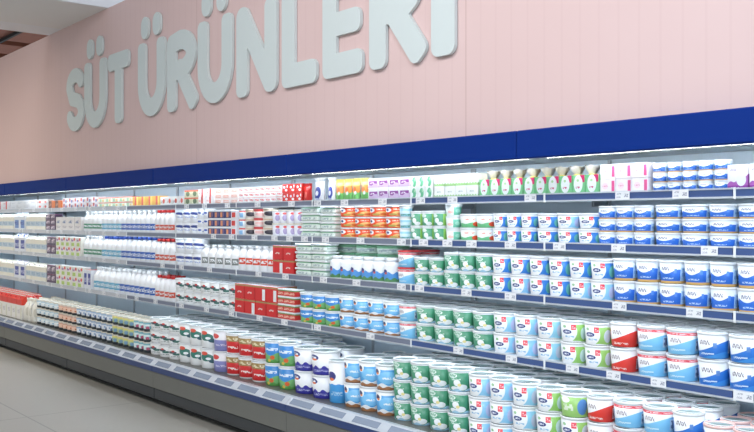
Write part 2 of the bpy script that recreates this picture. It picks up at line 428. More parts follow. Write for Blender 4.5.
for j in range(7):
    x0 = CX0 + j * CW; x1 = x0 + CW; a, b = g_, CW - g_
    C = empty('refrigerated_display_case', (x0, 0, 0)); tag(C, case_labels[j], 'display case', 'refrigerated display cases in one row')
    def P(name, mat, *boxes, parent=C, c=0.0):
        m = MB()
        for bx in boxes: m.box(*bx, c=c)
        return m.build(name, mat, parent)
    P('kick_plate', M['kick'], (a, b, 3.50, 3.55, 0.0, 0.16))
    P('bumper', M['bumper'], (a, b, 3.395, 3.50, 0.055, 0.15), c=0.008)
    P('base_panel', M['base_grey'], (a, b, 3.385, 3.50, 0.152, 0.29))
    P('blue_trim', M['trim_blue'], (a, b, 3.375, 3.46, 0.292, 0.34), c=0.004)
    m = MB()                                                    # tilted price channel of the deck
    m.v += [(a, 3.375, 0.342), (b, 3.375, 0.342), (b, 3.43, 0.390), (a, 3.43, 0.390), (a, 3.46, 0.390), (b, 3.46, 0.390), (b, 3.46, 0.342), (a, 3.46, 0.342)]
    for f in ((0, 1, 2, 3), (3, 2, 5, 4), (4, 5, 6, 7), (7, 6, 1, 0), (0, 3, 4, 7), (1, 6, 5, 2)): m.face(f)
    ch = m.build('price_channel', M['rail_edge'], C)
    n = 6
    for q in range(n):                                          # grey inserts between the white tickets
        u0 = CW * (q + 0.10) / n; u1 = CW * (q + 0.82) / n
        m = MB(); s0, s1 = 0.2, 0.82
        f0 = Vector((0, 3.375, 0.342)); d = Vector((0, 0.055, 0.048)); nn = Vector((0, -0.0013, 0.0015))
        p0 = f0 + d * s0 + nn; p1 = f0 + d * s1 + nn; p2 = f0 + d * s1 - nn * 0.3; p3 = f0 + d * s0 - nn * 0.3
        for x in (u0, u1): m.v += [(x, p.y, p.z) for p in (p0, p1, p2, p3)]
        for f in ((0, 4, 5, 1), (1, 5, 6, 2), (2, 6, 7, 3), (3, 7, 4, 0), (0, 1, 2, 3), (4, 7, 6, 5)): m.face(f)
        m.build('channel_insert', M['insert_grey'], ch)
    P('deck', M['deck_steel'], (a, b, 3.462, BACK, 0.30, DECKZ))
    P('back_panel', M['case_white'], (a, b, BACK, BACK + 0.06, 0.0, 1.935))
    P('canopy', M['shelf_grey'], (a, b, 3.432, BACK + 0.06, 1.937, 2.036))
    P('canopy_lip', M['shelf_grey'], (a, b, 3.432, 3.50, 1.911, 1.9365))  # lip added to block the tube's light at the canopy front
    P('fascia', M['fascia_blue'], (a, b, 3.385, 3.43, 1.906, 2.048), c=0.006)
    tb = MB(); tb.lathe([(0.008, -CW / 2 + 0.06), (0.008, CW / 2 - 0.06)], 12)
    to = tb.build('light_tube', M['tube'] if j >= 1 else M['tube_dim'], C); to.rotation_euler = (0, math.pi / 2, 0); to.location = (CW / 2, 3.56, 1.924)
    P('lamp_holder', M['clamp'], (0.03, 0.058, 3.548, 3.572, 1.914, 1.936)); P('lamp_holder', M['clamp'], (CW - 0.058, CW - 0.03, 3.548, 3.572, 1.914, 1.936))
    for u in (0.0, BAY):
        P('upright', M['clamp'], (max(u - 0.02, g_), u + 0.02, BACK - 0.012, BACK - 0.001, 0.39, 1.93))
    if j == 0: P('end_panel', M['case_white'], (-0.03, -0.001, 3.42, BACK + 0.06, 0.0, 2.036))
    if j == 6: P('end_panel', M['case_white'], (CW + 0.001, CW + 0.03, 3.42, BACK + 0.06, 0.0, 2.036))
    for nm, zc in SH.items():
        for k in range(2):
            ua, ub = k * BAY + g_, (k + 1) * BAY - g_
            s = P('shelf', M['shelf_grey'], (ua, ub, SHY + 0.012, BACK - 0.013, zc - 0.006, zc + 0.012))
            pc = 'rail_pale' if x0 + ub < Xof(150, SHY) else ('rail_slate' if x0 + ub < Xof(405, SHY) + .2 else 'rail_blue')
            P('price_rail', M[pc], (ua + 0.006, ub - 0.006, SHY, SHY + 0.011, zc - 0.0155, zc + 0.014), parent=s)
            P('rail_frame', M['rail_edge'], (ua, ub, SHY - 0.003, SHY + 0.011, zc + 0.0145, zc + 0.021), (ua, ub, SHY - 0.003, SHY + 0.011, zc - 0.024, zc - 0.016), parent=s)
            P('rail_joint', M['white_plastic'], (ua - 0.001, ua + 0.010, SHY - 0.006, SHY - 0.0035, zc - 0.028, zc + 0.023), parent=s)
            P('light_strip', M['led'], (ua + 0.02, ub - 0.02, SHY + 0.022, SHY + 0.034, zc - 0.012, zc - 0.0065), parent=s)  # unseen strip added to brighten the packs below each shelf
            for ux in (ua + 0.002, ub - 0.006): P('bracket', M['clamp'], (ux, ux + 0.004, SHY + 0.40, BACK - 0.014, zc - 0.045, zc - 0.0065), parent=s)
            for px in ticket_px[nm] + ([20, 34, 48, 62, 76, 90, 104, 118] if pc == 'rail_pale' else []):
                X = Xof(px, SHY) - x0
                if ua + 0.04 < X < ub - 0.04:
                    m = MB(); m.box(X - 0.040, X + 0.040, SHY - 0.0062, SHY - 0.0036, zc - 0.021, zc + 0.019)
                    m.build('price_ticket', M['ticket'], s)

# ------------------------------------------------------------------ prints of the packs
GREY = S(128, 134, 150); NAVY = S(38, 56, 122); RED = S(222, 56, 74); W2 = S(244, 248, 250)
LK = {}
def lk(key, base, *ops, rough=0.35): LK[key] = look(key, base, list(ops), rough)
lk('wave_blue', S(232, 241, 250),
   ('below', .56, .06, .10, 3.2, 1.9, S(44, 108, 205)), ('rect', 118, 158, .14, .78, S(176, 210, 240)), ('text', 124, 152, .2, .72, 7, S(120, 160, 210)),
   ('band', -0.1, .13, S(226, 182, 112)), ('ell', 44, .74, 28, .18, W2), ('script', 22, 66, .73, .07, 27, .032, S(112, 120, 148)), ('text', 30, 86, .22, .30, 4, S(190, 215, 245)),
   ('rect', 88, 100, .5, .72, S(70, 130, 215)))
lk('blue_swoosh', S(240, 245, 249),
   ('below', .30, .56, .06, 2.0, 3.6, S(46, 118, 205)), ('below', .02, .34, .05, 2.0, 3.6, S(66, 150, 225)), ('script', 18, 64, .68, .08, 27, .030, S(120, 112, 124)),
   ('rect', 76, 90, .46, .68, S(84, 130, 195)), ('text', 22, 84, .16, .24, 4, S(220, 235, 250)), ('rect', 142, 164, .22, .8, S(205, 222, 238)), ('text', 146, 160, .26, .74, 5, S(100, 130, 175)))
lk('red_band', S(242, 246, 249),
   ('below', .36, .42, .06, 2.0, 3.8, S(128, 198, 238)), ('script', 18, 64, .62, .08, 27, .030, S(150, 140, 150)), ('band', .84, .96, S(214, 52, 68)), ('text', 20, 170, .87, .93, 6, S(245, 190, 195)),
   ('text', 20, 80, .16, .24, 4, S(215, 238, 250)), ('rect', 122, 158, .16, .62, S(190, 215, 236)), ('text', 126, 154, .2, .58, 6, S(110, 130, 165)))
lk('red_swoosh', S(240, 242, 244),
   ('below', .34, .50, .06, 2.0, 3.8, S(222, 58, 48)), ('script', 18, 64, .68, .08, 27, .030, S(150, 138, 142)), ('text', 24, 92, .12, .22, 5, S(250, 220, 215)), ('rect', 138, 162, .14, .62, S(235, 205, 210)),
   ('text', 142, 158, .18, .58, 5, S(150, 100, 120)))
def tagged(key, side, side2):
    lk(key, side, ('ell', 42, .52, 50, .56, W2), ('below', .06, 0, .02, 5, 0, W2), ('ell', 127, .45, 19, .32, side2), ('band', .9, 1.1, W2),
       ('ell', 45, .52, 23, .11, NAVY), ('text', 31, 59, .48, .56, 5, S(235, 240, 250)), ('rect', 66, 87, .62, .90, RED), ('text', 70, 84, .70, .82, 4, S(250, 200, 205)), ('ell', 34, .78, 9, .07, S(150, 195, 150)),
       ('text', 36, 78, .24, .32, 6, S(150, 195, 228)))
tagged('tag_blue', S(58, 132, 214), S(108, 186, 176)); tagged('tag_sky', S(150, 208, 240), S(196, 200, 232)); tagged('tag_lime', S(152, 204, 110), S(205, 225, 235))
lk('sky_ellipse', S(160, 212, 240), ('ell', 48, .5, 26, .40, S(44, 100, 190)), ('ell', 125, .6, 24, .12, NAVY), ('band', .92, 1.1, W2), ('ell', 90, .8, 10, .08, S(150, 195, 130)))
lk('lime_ellipse', S(158, 208, 118), ('ell', 108, .48, 22, .36, S(86, 146, 212)), ('text', 24, 70, .3, .6, 6, S(225, 240, 215)), ('band', .92, 1.1, W2), ('ell', 34, .78, 22, .14, W2))
lk('green_flower', S(72, 150, 116), ('rect', 122, 180, .2, 1.0, S(56, 130, 98)), ('ell', 44, .80, 24, .13, S(205, 226, 216)), ('script', 26, 62, .80, .05, 25, .02, S(72, 150, 116)), ('ell', 66, .44, 17, .17, W2), ('ell', 92, .22, 24, .15, W2), ('ell', 52, .16, 20, .10, W2),
   ('text', 30, 84, .56, .66, 6, S(195, 222, 208)), ('below', .10, 0, .06, 6, 1, S(170, 212, 235)), ('ell', 78, .34, 9, .08, S(240, 226, 160)), ('band', .95, 1.1, W2))
lk('lime_flower', S(84, 164, 126), ('rect', 112, 160, 0, 1.0, S(150, 206, 104)), ('ell', 44, .78, 24, .14, S(215, 230, 222)), ('ell', 60, .40, 20, .20, W2), ('ell', 88, .16, 26, .14, W2), ('band', .93, 1.1, W2))
lk('sky_cup', S(86, 168, 228), ('ell', 100, .52, 60, .26, S(126, 196, 240)), ('below', .24, 0, .05, 5, 2, W2), ('below', .13, 0, .03, 7, 2, S(176, 122, 82)), ('band', .86, 1.1, W2), ('ell', 34, .80, 26, .20, W2), ('ell', 34, .76, 15, .12, S(52, 56, 96)), ('ell', 38, .68, 11, .05, S(226, 130, 80)),
   ('text', 70, 120, .46, .54, 6, W2), ('rect', 158, 178, .1, .86, S(225, 236, 244)))
lk('meadow', S(64, 142, 212), ('below', .40, .04, .06, 4, 0, S(126, 190, 120)), ('below', .14, 0, .04, 9, 0, S(96, 168, 84)), ('ell', 80, .26, 14, .10, S(232, 110, 60)), ('text', 24, 110, .58, .72, 8, S(225, 236, 250)), ('ell', 60, .12, 10, .07, S(235, 200, 90)), ('band', .93, 1.1, W2))
lk('red_gold', S(212, 44, 46), ('band', .64, .93, S(152, 128, 78)), ('text', 30, 110, .70, .84, 7, S(215, 205, 170)), ('text', 46, 110, .28, .40, 9, S(250, 230, 225)), ('band', .93, 1.1, W2), ('band', -.1, .07, S(240, 240, 240)))
lk('red_gold_arc', S(212, 44, 46), ('band', .64, .93, S(152, 128, 78)), ('ell', 120, .5, 40, .40, W2), ('ell', 142, .5, 34, .34, S(212, 44, 46)), ('band', .93, 1.1, W2))
lk('red_box', S(218, 38, 40), ('band', .86, .97, S(176, 140, 92)), ('text', 30, 120, .40, .52, 9, S(245, 215, 210)), ('rect', 160, 181, 0, .8, S(200, 30, 34)))
lk('red_box_white', S(218, 38, 40), ('band', .86, .97, S(176, 140, 92)), ('rect', 122, 172, .05, .78, W2))
lk('red_green_box', S(214, 60, 56), ('band', .72, .88, S(120, 150, 90)), ('band', .88, 1.1, W2), ('text', 10, 170, .28, .6, 14, S(245, 190, 170)), ('band', -.1, .1, W2))
lk('herb_scribble', S(240, 243, 243), ('below', .12, 0, .02, 4, 0, S(246, 248, 248)), ('ell', 60, .62, 34, .11, S(64, 84, 92)), ('ell', 96, .46, 30, .10, S(60, 110, 100)), ('ell', 70, .72, 12, .08, S(206, 70, 66)), ('text', 50, 130, .22, .3, 6, S(120, 130, 130)))
lk('herb_leaf', S(240, 243, 243), ('ell', 72, .58, 42, .20, S(50, 120, 106)), ('ell', 60, .80, 22, .10, S(216, 80, 62)), ('ell', 120, .40, 34, .12, S(60, 100, 110)), ('ell', 84, .52, 16, .07, W2))
lk('navy_splash', S(244, 247, 250), ('below', .36, 0, .06, 9, 0, S(60, 58, 164)), ('ell', 40, .78, 26, .13, NAVY), ('ell', 42, .69, 16, .05, S(226, 120, 70)), ('text', 24, 58, .74, .82, 5, W2), ('text', 40, 110, .14, .24, 6, S(190, 195, 235)), ('ell', 74, .40, 7, .09, W2))
lk('tall_blue', S(246, 248, 250), ('below', .46, 0, .01, 9, 0, S(70, 158, 222)), ('ell', 46, .66, 28, .11, S(62, 64, 126)), ('ell', 46, .58, 16, .04, S(226, 120, 70)), ('text', 40, 110, .18, .28, 7, S(170, 210, 240)))
lk('lilac', S(240, 241, 245), ('band', -.1, .56, S(138, 142, 200)), ('ell', 50, .76, 24, .13, S(214, 74, 72)), ('text', 50, 120, .26, .36, 7, S(210, 210, 235)))
lk('orange_tub', S(236, 84, 38), ('ell', 112, .34, 48, .26, S(246, 196, 118)), ('ell', 120, .28, 30, .13, S(226, 120, 60)), ('ell', 34, .70, 26, .24, W2), ('ell', 32, .70, 12, .13, NAVY), ('ell', 66, .24, 24, .12, S(190, 170, 96)), ('text', 70, 130, .72, .84, 6, S(255, 215, 190)))
lk('green_tray', S(226, 238, 230), ('text', 30, 150, .3, .7, 9, S(170, 186, 190)), ('band', .82, 1.1, S(150, 208, 170)))
lk('purple_box', S(244, 244, 248), ('rect', 18, 168, .16, .78, S(150, 74, 160)), ('below', .30, .3, .05, 4, 0, S(214, 190, 222)), ('band', -.1, .14, W2), ('text', 30, 110, .5, .66, 8, S(235, 220, 240)))
lk('green_box', S(242, 246, 244), ('ell', 96, .5, 52, .44, S(110, 192, 148)), ('ell', 52, .36, 24, .20, W2), ('ell', 120, .70, 20, .14, S(170, 216, 180)))
lk('grass_box', S(246, 248, 245), ('below', .22, 0, .05, 8, 0, S(164, 212, 142)), ('text', 50, 120, .46, .58, 7, S(190, 205, 200)))
lk('green_oval', S(126, 204, 146), ('rect', 112, 174, .62, 1.0, S(216, 40, 110)), ('ell', 84, .54, 62, .46, W2), ('text', 50, 110, .30, .40, 7, S(206, 90, 130)), ('ell', 78, .72, 18, .07, S(180, 220, 170)))
lk('pink_stripe', S(250, 244, 247), ('rect', 138, 172, .12, .86, S(232, 92, 152)), ('ell', 60, .5, 34, .22, S(252, 228, 236)), ('text', 30, 90, .46, .54, 7, S(226, 150, 180)))
lk('purple_carton', S(246, 246, 250), ('below', .22, .40, .06, 4, 0, S(170, 96, 180)), ('band', -.1, .16, S(134, 54, 150)), ('ell', 120, .40, 42, .26, W2), ('script', 24, 80, .80, .05, 20, .02, S(160, 150, 180)), ('text', 30, 100, .02, .10, 6, W2))
lk('orange_pouch', S(244, 160, 82), ('below', .46, 0, .05, 4, 0, S(122, 198, 110)), ('ell', 80, .60, 40, .13, S(240, 110, 60)), ('band', .82, 1.1, S(246, 226, 130)), ('ell', 110, .4, 26, .1, W2))
lk('white_bag', S(244, 246, 250), ('ell', 90, .42, 62, .32, S(66, 86, 178)), ('ell', 90, .40, 30, .13, W2), ('ell', 90, .10, 40, .07, S(200, 205, 235)))
lk('red_bag', S(226, 44, 40), ('ell', 80, .45, 30, .2, S(240, 120, 110)))
lk('red_white_box', S(226, 58, 50), ('ell', 60, .66, 30, .14, W2), ('ell', 116, .34, 36, .14, W2), ('rect', 130, 160, .6, .9, W2))
lk('red_dot_box', S(246, 245, 245), ('text', 20, 160, .42, .74, 16, S(222, 96, 92)), ('band', -.1, .07, S(226, 90, 84)))
lk('red_base_box', S(244, 240, 240), ('text', 20, 160, .52, .8, 16, S(222, 110, 100)), ('band', -.1, .4, S(218, 50, 46)))
lk('blush_box', S(246, 232, 228), ('rect', 30, 150, .25, .75, S(232, 170, 150)), ('text', 40, 140, .4, .6, 10, S(250, 240, 236)))
lk('ribbon_box', S(244, 240, 240), ('rect', 70, 108, 0, 1, S(226, 86, 80)), ('text', 10, 60, .4, .6, 8, S(230, 150, 140)))
lk('olive_box', S(206, 208, 178), ('ell', 90, .5, 50, .34, S(96, 120, 84)), ('band', .8, 1.1, S(220, 110, 80)))
lk('mixed_warm', S(246, 196, 96), ('rect', 60, 110, 0, 1, S(238, 110, 90)), ('rect', 110, 150, 0, 1, S(250, 226, 120)))
lk('mixed_green', S(236, 240, 226), ('rect', 40, 90, .1, .7, S(170, 214, 178)), ('band', .82, 1.1, S(226, 120, 100)), ('rect', 110, 160, .1, .6, S(240, 214, 140)))
lk('mixed_pale', S(240, 236, 240), ('rect', 20, 70, .3, .9, S(214, 110, 110)), ('rect', 90, 130, .1, .6, S(110, 120, 180)), ('ell', 150, .4, 16, .2, S(232, 170, 110)))
lk('brown_orange', S(112, 72, 60), ('rect', 90, 180, 0, 1, S(222, 120, 52)), ('text', 20, 80, .3, .7, 10, S(180, 140, 120)))
lk('white_red_mark', S(244, 243, 242), ('ell', 110, .5, 36, .26, S(226, 96, 78)), ('text', 20, 70, .3, .6, 8, S(215, 200, 200)))
lk('white_plain', S(243, 244, 244), ('text', 30, 130, .36, .6, 8, S(214, 216, 222)))
lk('cream_pack', S(238, 236, 222), ('band', .3, .66, S(196, 212, 224)), ('text', 20, 150, .36, .6, 12, S(150, 180, 205)))
lk('blue_pack', S(226, 234, 242), ('rect', 30, 150, .12, .72, S(106, 142, 202)), ('text', 20, 150, .36, .6, 12, S(70, 90, 170)))
lk('navy_pack', S(230, 234, 242), ('rect', 30, 150, .22, .82, S(58, 70, 158)), ('text', 20, 150, .36, .6, 12, S(190, 195, 225)))
lk('purple_pack', S(90, 70, 96), ('text', 20, 150, .3, .8, 14, S(220, 205, 215)), ('band', .9, 1.1, S(120, 60, 90)))
lk('beige_box', S(232, 228, 226), ('text', 20, 120, .55, .75, 10, S(110, 130, 170)), ('text', 20, 150, .2, .36, 10, S(190, 184, 190)))
lk('fruit_box', S(240, 240, 232), ('rect', 20, 120, .05, .4, S(186, 214, 110)), ('ell', 130, .76, 30, .16, S(226, 90, 80)), ('text', 20, 100, .5, .8, 12, S(160, 110, 180)))
lk('slash_pack', S(242, 245, 249), ('ell', 78, .66, 46, .11, S(42, 66, 140)), ('ell', 110, .58, 30, .07, S(42, 66, 140)), ('text', 40, 130, .28, .4, 8, S(170, 185, 220)))
lk('slash_small', S(242, 245, 249), ('ell', 60, .60, 26, .14, S(70, 100, 180)), ('ell', 120, .44, 26, .12, S(96, 120, 190)), ('ell', 140, .7, 10, .07, S(220, 80, 80)))
lk('picture_pack', S(52, 62, 120), ('rect', 40, 110, .1, .7, S(226, 150, 104)), ('band', .78, 1.1, W2), ('rect', 130, 170, .2, .7, S(120, 90, 140)))
lk('red_sq_small', S(238, 240, 244), ('rect', 30, 150, .15, .75, S(224, 60, 52)))
lk('skyred_small', S(232, 240, 246), ('rect', 20, 90, .1, .7, S(140, 190, 232)), ('band', .82, 1.1, S(224, 84, 80)))
lk('dark_cup', S(230, 222, 214), ('ell', 96, .5, 60, .30, S(60, 56, 66)), ('band', .84, 1.1, S(206, 178, 150)))
lk('blush_cup', S(240, 228, 226), ('ell', 96, .5, 50, .2, S(232, 190, 186)), ('band', .86, 1.1, S(226, 110, 104)))
lk('violet_cup', S(238, 240, 248), ('ell', 100, .45, 26, .26, S(176, 164, 204)), ('ell', 100, .82, 22, .1, S(220, 80, 80)))
lk('red_drop_cup', S(238, 240, 248), ('rect', 70, 130, .2, .7, S(196, 190, 214)), ('ell', 100, .4, 22, .14, S(222, 80, 76)))
lk('poppy', S(240, 246, 242), ('below', .34, .1, .05, 5, 0, S(112, 196, 140)), ('ell', 120, .30, 24, .2, S(232, 84, 50)), ('text', 50, 110, .66, .78, 8, S(236, 150, 130)), ('band', .86, 1.1, W2))
lk('mint', S(240, 247, 245), ('rect', 84, 166, .1, .86, S(110, 196, 168)), ('ell', 60, .4, 26, .14, S(250, 200, 190)), ('ell', 118, .5, 20, .18, S(160, 220, 200)))
lk('aqua', S(156, 212, 230), ('band', .3, .6, S(214, 238, 246)), ('text', 30, 150, .1, .26, 10, S(96, 160, 150)), ('band', .84, 1.1, W2))
lk('farm_jar', S(242, 246, 248), ('below', .46, 0, .05, 6, 1, S(92, 160, 226)), ('below', .20, 0, .04, 7, 1, S(96, 150, 96)), ('ell', 36, .52, 20, .10, S(52, 60, 130)), ('ell', 44, .44, 12, .05, S(216, 90, 90)), ('band', -.1, .05, S(210, 226, 214)))
def bottle(key, col, lo=.14, hi=.44, u0=24, u1=160, base=S(243, 245, 247)):
    lk(key, base, ('rect', u0, u1, lo, hi, col), ('text', u0 + 10, u1 - 20, lo + .08, hi - .08, 9, W2))
bottle('b_blue', S(46, 98, 190)); bottle('b_sky', S(110, 184, 214)); bottle('b_green', S(92, 156, 126), .16, .42); bottle('b_red', S(216, 96, 76), .16, .40, 40, 130)
bottle('b_redsq', S(222, 78, 52), .28, .56, 30, 150); bottle('b_grey', S(130, 136, 134), .2, .5, 56, 126)
lk('jug', S(238, 237, 228), ('ell', 90, .45, 26, .2, S(214, 212, 200)))
lk('carton_line', S(240, 240, 234), ('rect', 130, 170, .1, .8, S(206, 210, 176)), ('text', 30, 110, .6, .72, 9, S(200, 200, 205)))
lk('carton_red_top', S(240, 240, 236), ('band', .72, 1.1, S(222, 66, 50)), ('text', 30, 110, .3, .5, 9, S(200, 200, 205)), ('rect', 140, 170, .05, .6, S(212, 214, 190)))
lk('red_carton', S(220, 66, 50), ('text', 20, 160, .3, .7, 14, S(240, 150, 130)))
lk('cup_blue', S(150, 190, 214), ('text', 20, 160, .2, .8, 22, S(226, 236, 240)), ('band', .86, 1.1, S(196, 216, 226)), ('band', -.1, .3, S(58, 66, 72)))  # dark lower bands of the cups: tier-gap shade and black trays painted in
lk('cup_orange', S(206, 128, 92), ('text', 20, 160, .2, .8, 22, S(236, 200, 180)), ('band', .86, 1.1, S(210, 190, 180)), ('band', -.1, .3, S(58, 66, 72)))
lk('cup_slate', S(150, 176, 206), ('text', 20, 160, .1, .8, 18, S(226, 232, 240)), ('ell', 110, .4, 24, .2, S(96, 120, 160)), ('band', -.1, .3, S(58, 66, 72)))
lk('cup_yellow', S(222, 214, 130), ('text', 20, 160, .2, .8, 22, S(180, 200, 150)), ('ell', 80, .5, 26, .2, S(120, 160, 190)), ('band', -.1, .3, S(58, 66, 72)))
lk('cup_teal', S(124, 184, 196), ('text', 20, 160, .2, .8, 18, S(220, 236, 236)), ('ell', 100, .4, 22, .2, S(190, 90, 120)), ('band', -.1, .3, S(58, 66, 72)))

# ------------------------------------------------------------------ pack shapes: each returns a thing with its parts
CAPS = {'white': M['white_plastic'], 'blue': plain('cap_blue', S(40, 76, 160), 0.4), 'red': plain('cap_red', S(190, 44, 44), 0.4), 'green': plain('lid_green', S(142, 210, 168), 0.35),
        'dark': plain('cap_dark', S(52, 56, 72), 0.4), 'pinkrim': plain('lid_pink', S(238, 200, 194), 0.35), 'redlid': plain('lid_red', S(214, 66, 70), 0.35), 'yellow': plain('top_yellow', S(240, 220, 110), 0.5),
        'foil': plain('foil', S(240, 238, 230), 0.3, 0.0, noise=0.35, scale=40), 'cream': plain('cap_cream', S(232, 228, 214), 0.4), 'brown': plain('cap_brown', S(150, 120, 90), 0.4)}
def seg_for(X): return 28 if X > -5.2 else (20 if X > -7.5 else 12)

def make_tub(name, r, h, mat, seg, lid='white', taper=0.90, handle=False, rect=False):
    root = empty(name)
    lh = min(0.012, h * 0.16); bh = h - lh
    m = MB(); m.lathe([(r * taper * .93, 0.0), (r * taper * .96, 0.003), (r * .965, bh)], seg, 0, (0.0, bh))
    adopt(root, m.build('tub_body', mat))
    m = MB()
    rim = r * 0.995
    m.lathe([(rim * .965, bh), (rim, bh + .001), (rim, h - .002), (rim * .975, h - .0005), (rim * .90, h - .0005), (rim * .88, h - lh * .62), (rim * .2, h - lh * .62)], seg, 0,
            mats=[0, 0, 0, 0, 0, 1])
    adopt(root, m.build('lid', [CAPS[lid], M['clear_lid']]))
    if handle:
        m = MB(); pts = []
        for i in range(15):
            a = math.pi * i / 14
            pts.append((r * .93 * math.cos(a), -r * .80 * math.sin(a) * .95 + .0, h + 0.0018))
        m.tube(pts, 0.0021, 5)
        adopt(root, m.build('handle', CAPS['white']))
    return root
def make_tray(name, wd, h, dp, mat, lid='green'):
    root = empty(name); lh = h * .26
    m = MB(); m.box(-wd / 2 + .003, wd / 2 - .003, -dp / 2 + .003, dp / 2 - .003, 0, h - lh, c=min(.012, h * .2)); adopt(root, m.build('tray_body', mat))
    m = MB(); m.box(-wd / 2, wd / 2, -dp / 2, dp / 2, h - lh + .0005, h, c=min(.004, lh * .3)); adopt(root, m.build('lid', CAPS[lid]))
    return root
def make_box(name, wd, h, dp, mat, top=None):
    m = MB(); m.box(-wd / 2, wd / 2, -dp / 2, dp / 2, 0, h, c=min(.002, wd * .03), topmat=1)
    o = m.build(name, [mat, CAPS.get(top, M['white_plastic'])]); return o
def make_bottle(name, r, h, mat, seg, cap='white', square=False):
    root = empty(name)
    m = MB()
    m.lathe([(r * .92, 0), (r * .97, .004), (r * .97, h * .58), (r * .90, h * .66), (r * .55, h * .80), (r * .40, h * .86), (r * .40, h * .92)], seg, 0, (0, h * .92))
    adopt(root, m.build('bottle_body', mat))
    m = MB(); m.lathe([(r * .46, h * .885), (r * .48, h * .89), (r * .48, h * .985), (r * .44, h)], seg); adopt(root, m.build('cap', CAPS[cap]))
    return root
def make_jar(name, r, h, mat, seg, cap='white'):
    root = empty(name); m = MB()
    m.lathe([(r * .93, 0), (r * .97, .005), (r * .97, h * .70), (r * .90, h * .78), (r * .66, h * .84), (r * .62, h * .88)], seg, 0, (0, h * .88)); adopt(root, m.build('jar_body', mat))
    m = MB(); m.lathe([(r * .70, h * .86), (r * .72, h * .865), (r * .72, h * .985), (r * .68, h)], seg); adopt(root, m.build('cap', CAPS[cap]))
    return root
def make_gable(name, wd, h, dp, mat, cap='white'):
    root = empty(name); x, y, z1 = wd / 2, dp / 2, h * .80
    m = MB(); m.box(-x, x, -y, y, 0, z1, c=.0015); b = len(m.v)
    m.v += [(-x, -y, z1), (x, -y, z1), (x, y, z1), (-x, y, z1), (-x * .98, 0, h * .94), (x * .98, 0, h * .94)]
    for f in ((0, 1, 5, 4), (2, 3, 4, 5), (1, 2, 5), (3, 0, 4)): m.face([b + i for i in f], 0, [(.4, .97)] * len(f))
    m.box(-x * .98, x * .98, -.002, .002, h * .935, h)
    adopt(root, m.build('carton_body', mat))
    m = MB(); m.lathe([(.012, 0), (.012, .012), (.010, .014)], 10); c = m.build('cap', CAPS[cap]); c.location = (x * .1, -y * .55, h * .865); c.rotation_euler = (math.radians(35), 0, 0); adopt(root, c)
    return root
def make_pouch(name, wd, h, dp, mat, top='white', flare=False):
    root = empty(name); nx, nz = 8, 10; m = MB()
    for side in (-1, 1):
        b = len(m.v)
        for j in range(nz + 1):
            v = j / nz
            for i in range(nx + 1):
                u = i / nx * 2 - 1
                prof = max(0.0, 1 - v ** 3.0) * (0.55 + 0.45 * min(1, v * 5))
                bul = (1 - u * u) ** .6 * prof
                wx = wd / 2 * (1 - .10 * math.sin(math.pi * v))
                m.v.append((u * wx, side * (dp / 2 * bul + .0006), v * h * .84))
        for j in range(nz):
            for i in range(nx):
                q = [b + j * (nx + 1) + i, b + j * (nx + 1) + i + 1, b + (j + 1) * (nx + 1) + i + 1, b + (j + 1) * (nx + 1) + i]
                uv = [(.375 + .5 * min(max(ii / nx, .01), .99), jj / nz) for ii, jj in ((i, j), (i + 1, j), (i + 1, j + 1), (i, j + 1))]
                m.face(q, 0, uv, True)
    b0, b1 = 0, (nx + 1) * (nz + 1)
    for i in range(nx): m.face([b0 + i, b1 + i, b1 + i + 1, b0 + i + 1], 0)
    adopt(root, m.build('bag_body', mat))
    m = MB(); n = 10                                            # crimped, ruffled top
    for side in (-1, 1):
        for j in range(3):
            for i in range(n + 1):
                u = i / n * 2 - 1; k = (.50 if j == 0 else (.85 if j == 1 else 1.35))
                m.v.append((u * wd / 2 * k if flare else u * wd / 2 * .97, side * .0012 + .006 * j * math.sin(i * 2.2), h * .835 + h * .0825 * j))
    for s_ in range(2):
        for j in range(2):
            for i in range(n):
                o_ = s_ * 3 * (n + 1); q = [o_ + j * (n + 1) + i, o_ + j * (n + 1) + i + 1, o_ + (j + 1) * (n + 1) + i + 1, o_ + (j + 1) * (n + 1) + i]
                m.face(q, 0, None, True)
    adopt(root, m.build('crimped_top', CAPS[top]))
    return root
def make_jug(name, r, h, mat, seg, cap='white'):
    root = make_bottle(name, r, h, mat, seg, cap)
    m = MB(); m.tube([(r * .55, -r * .3, h * .80), (r * .98, -r * .55, h * .72), (r * 1.0, -r * .58, h * .5), (r * .86, -r * .45, h * .38)], r * .1, 6); adopt(root, m.build('handle', CAPS['white']))
    return root
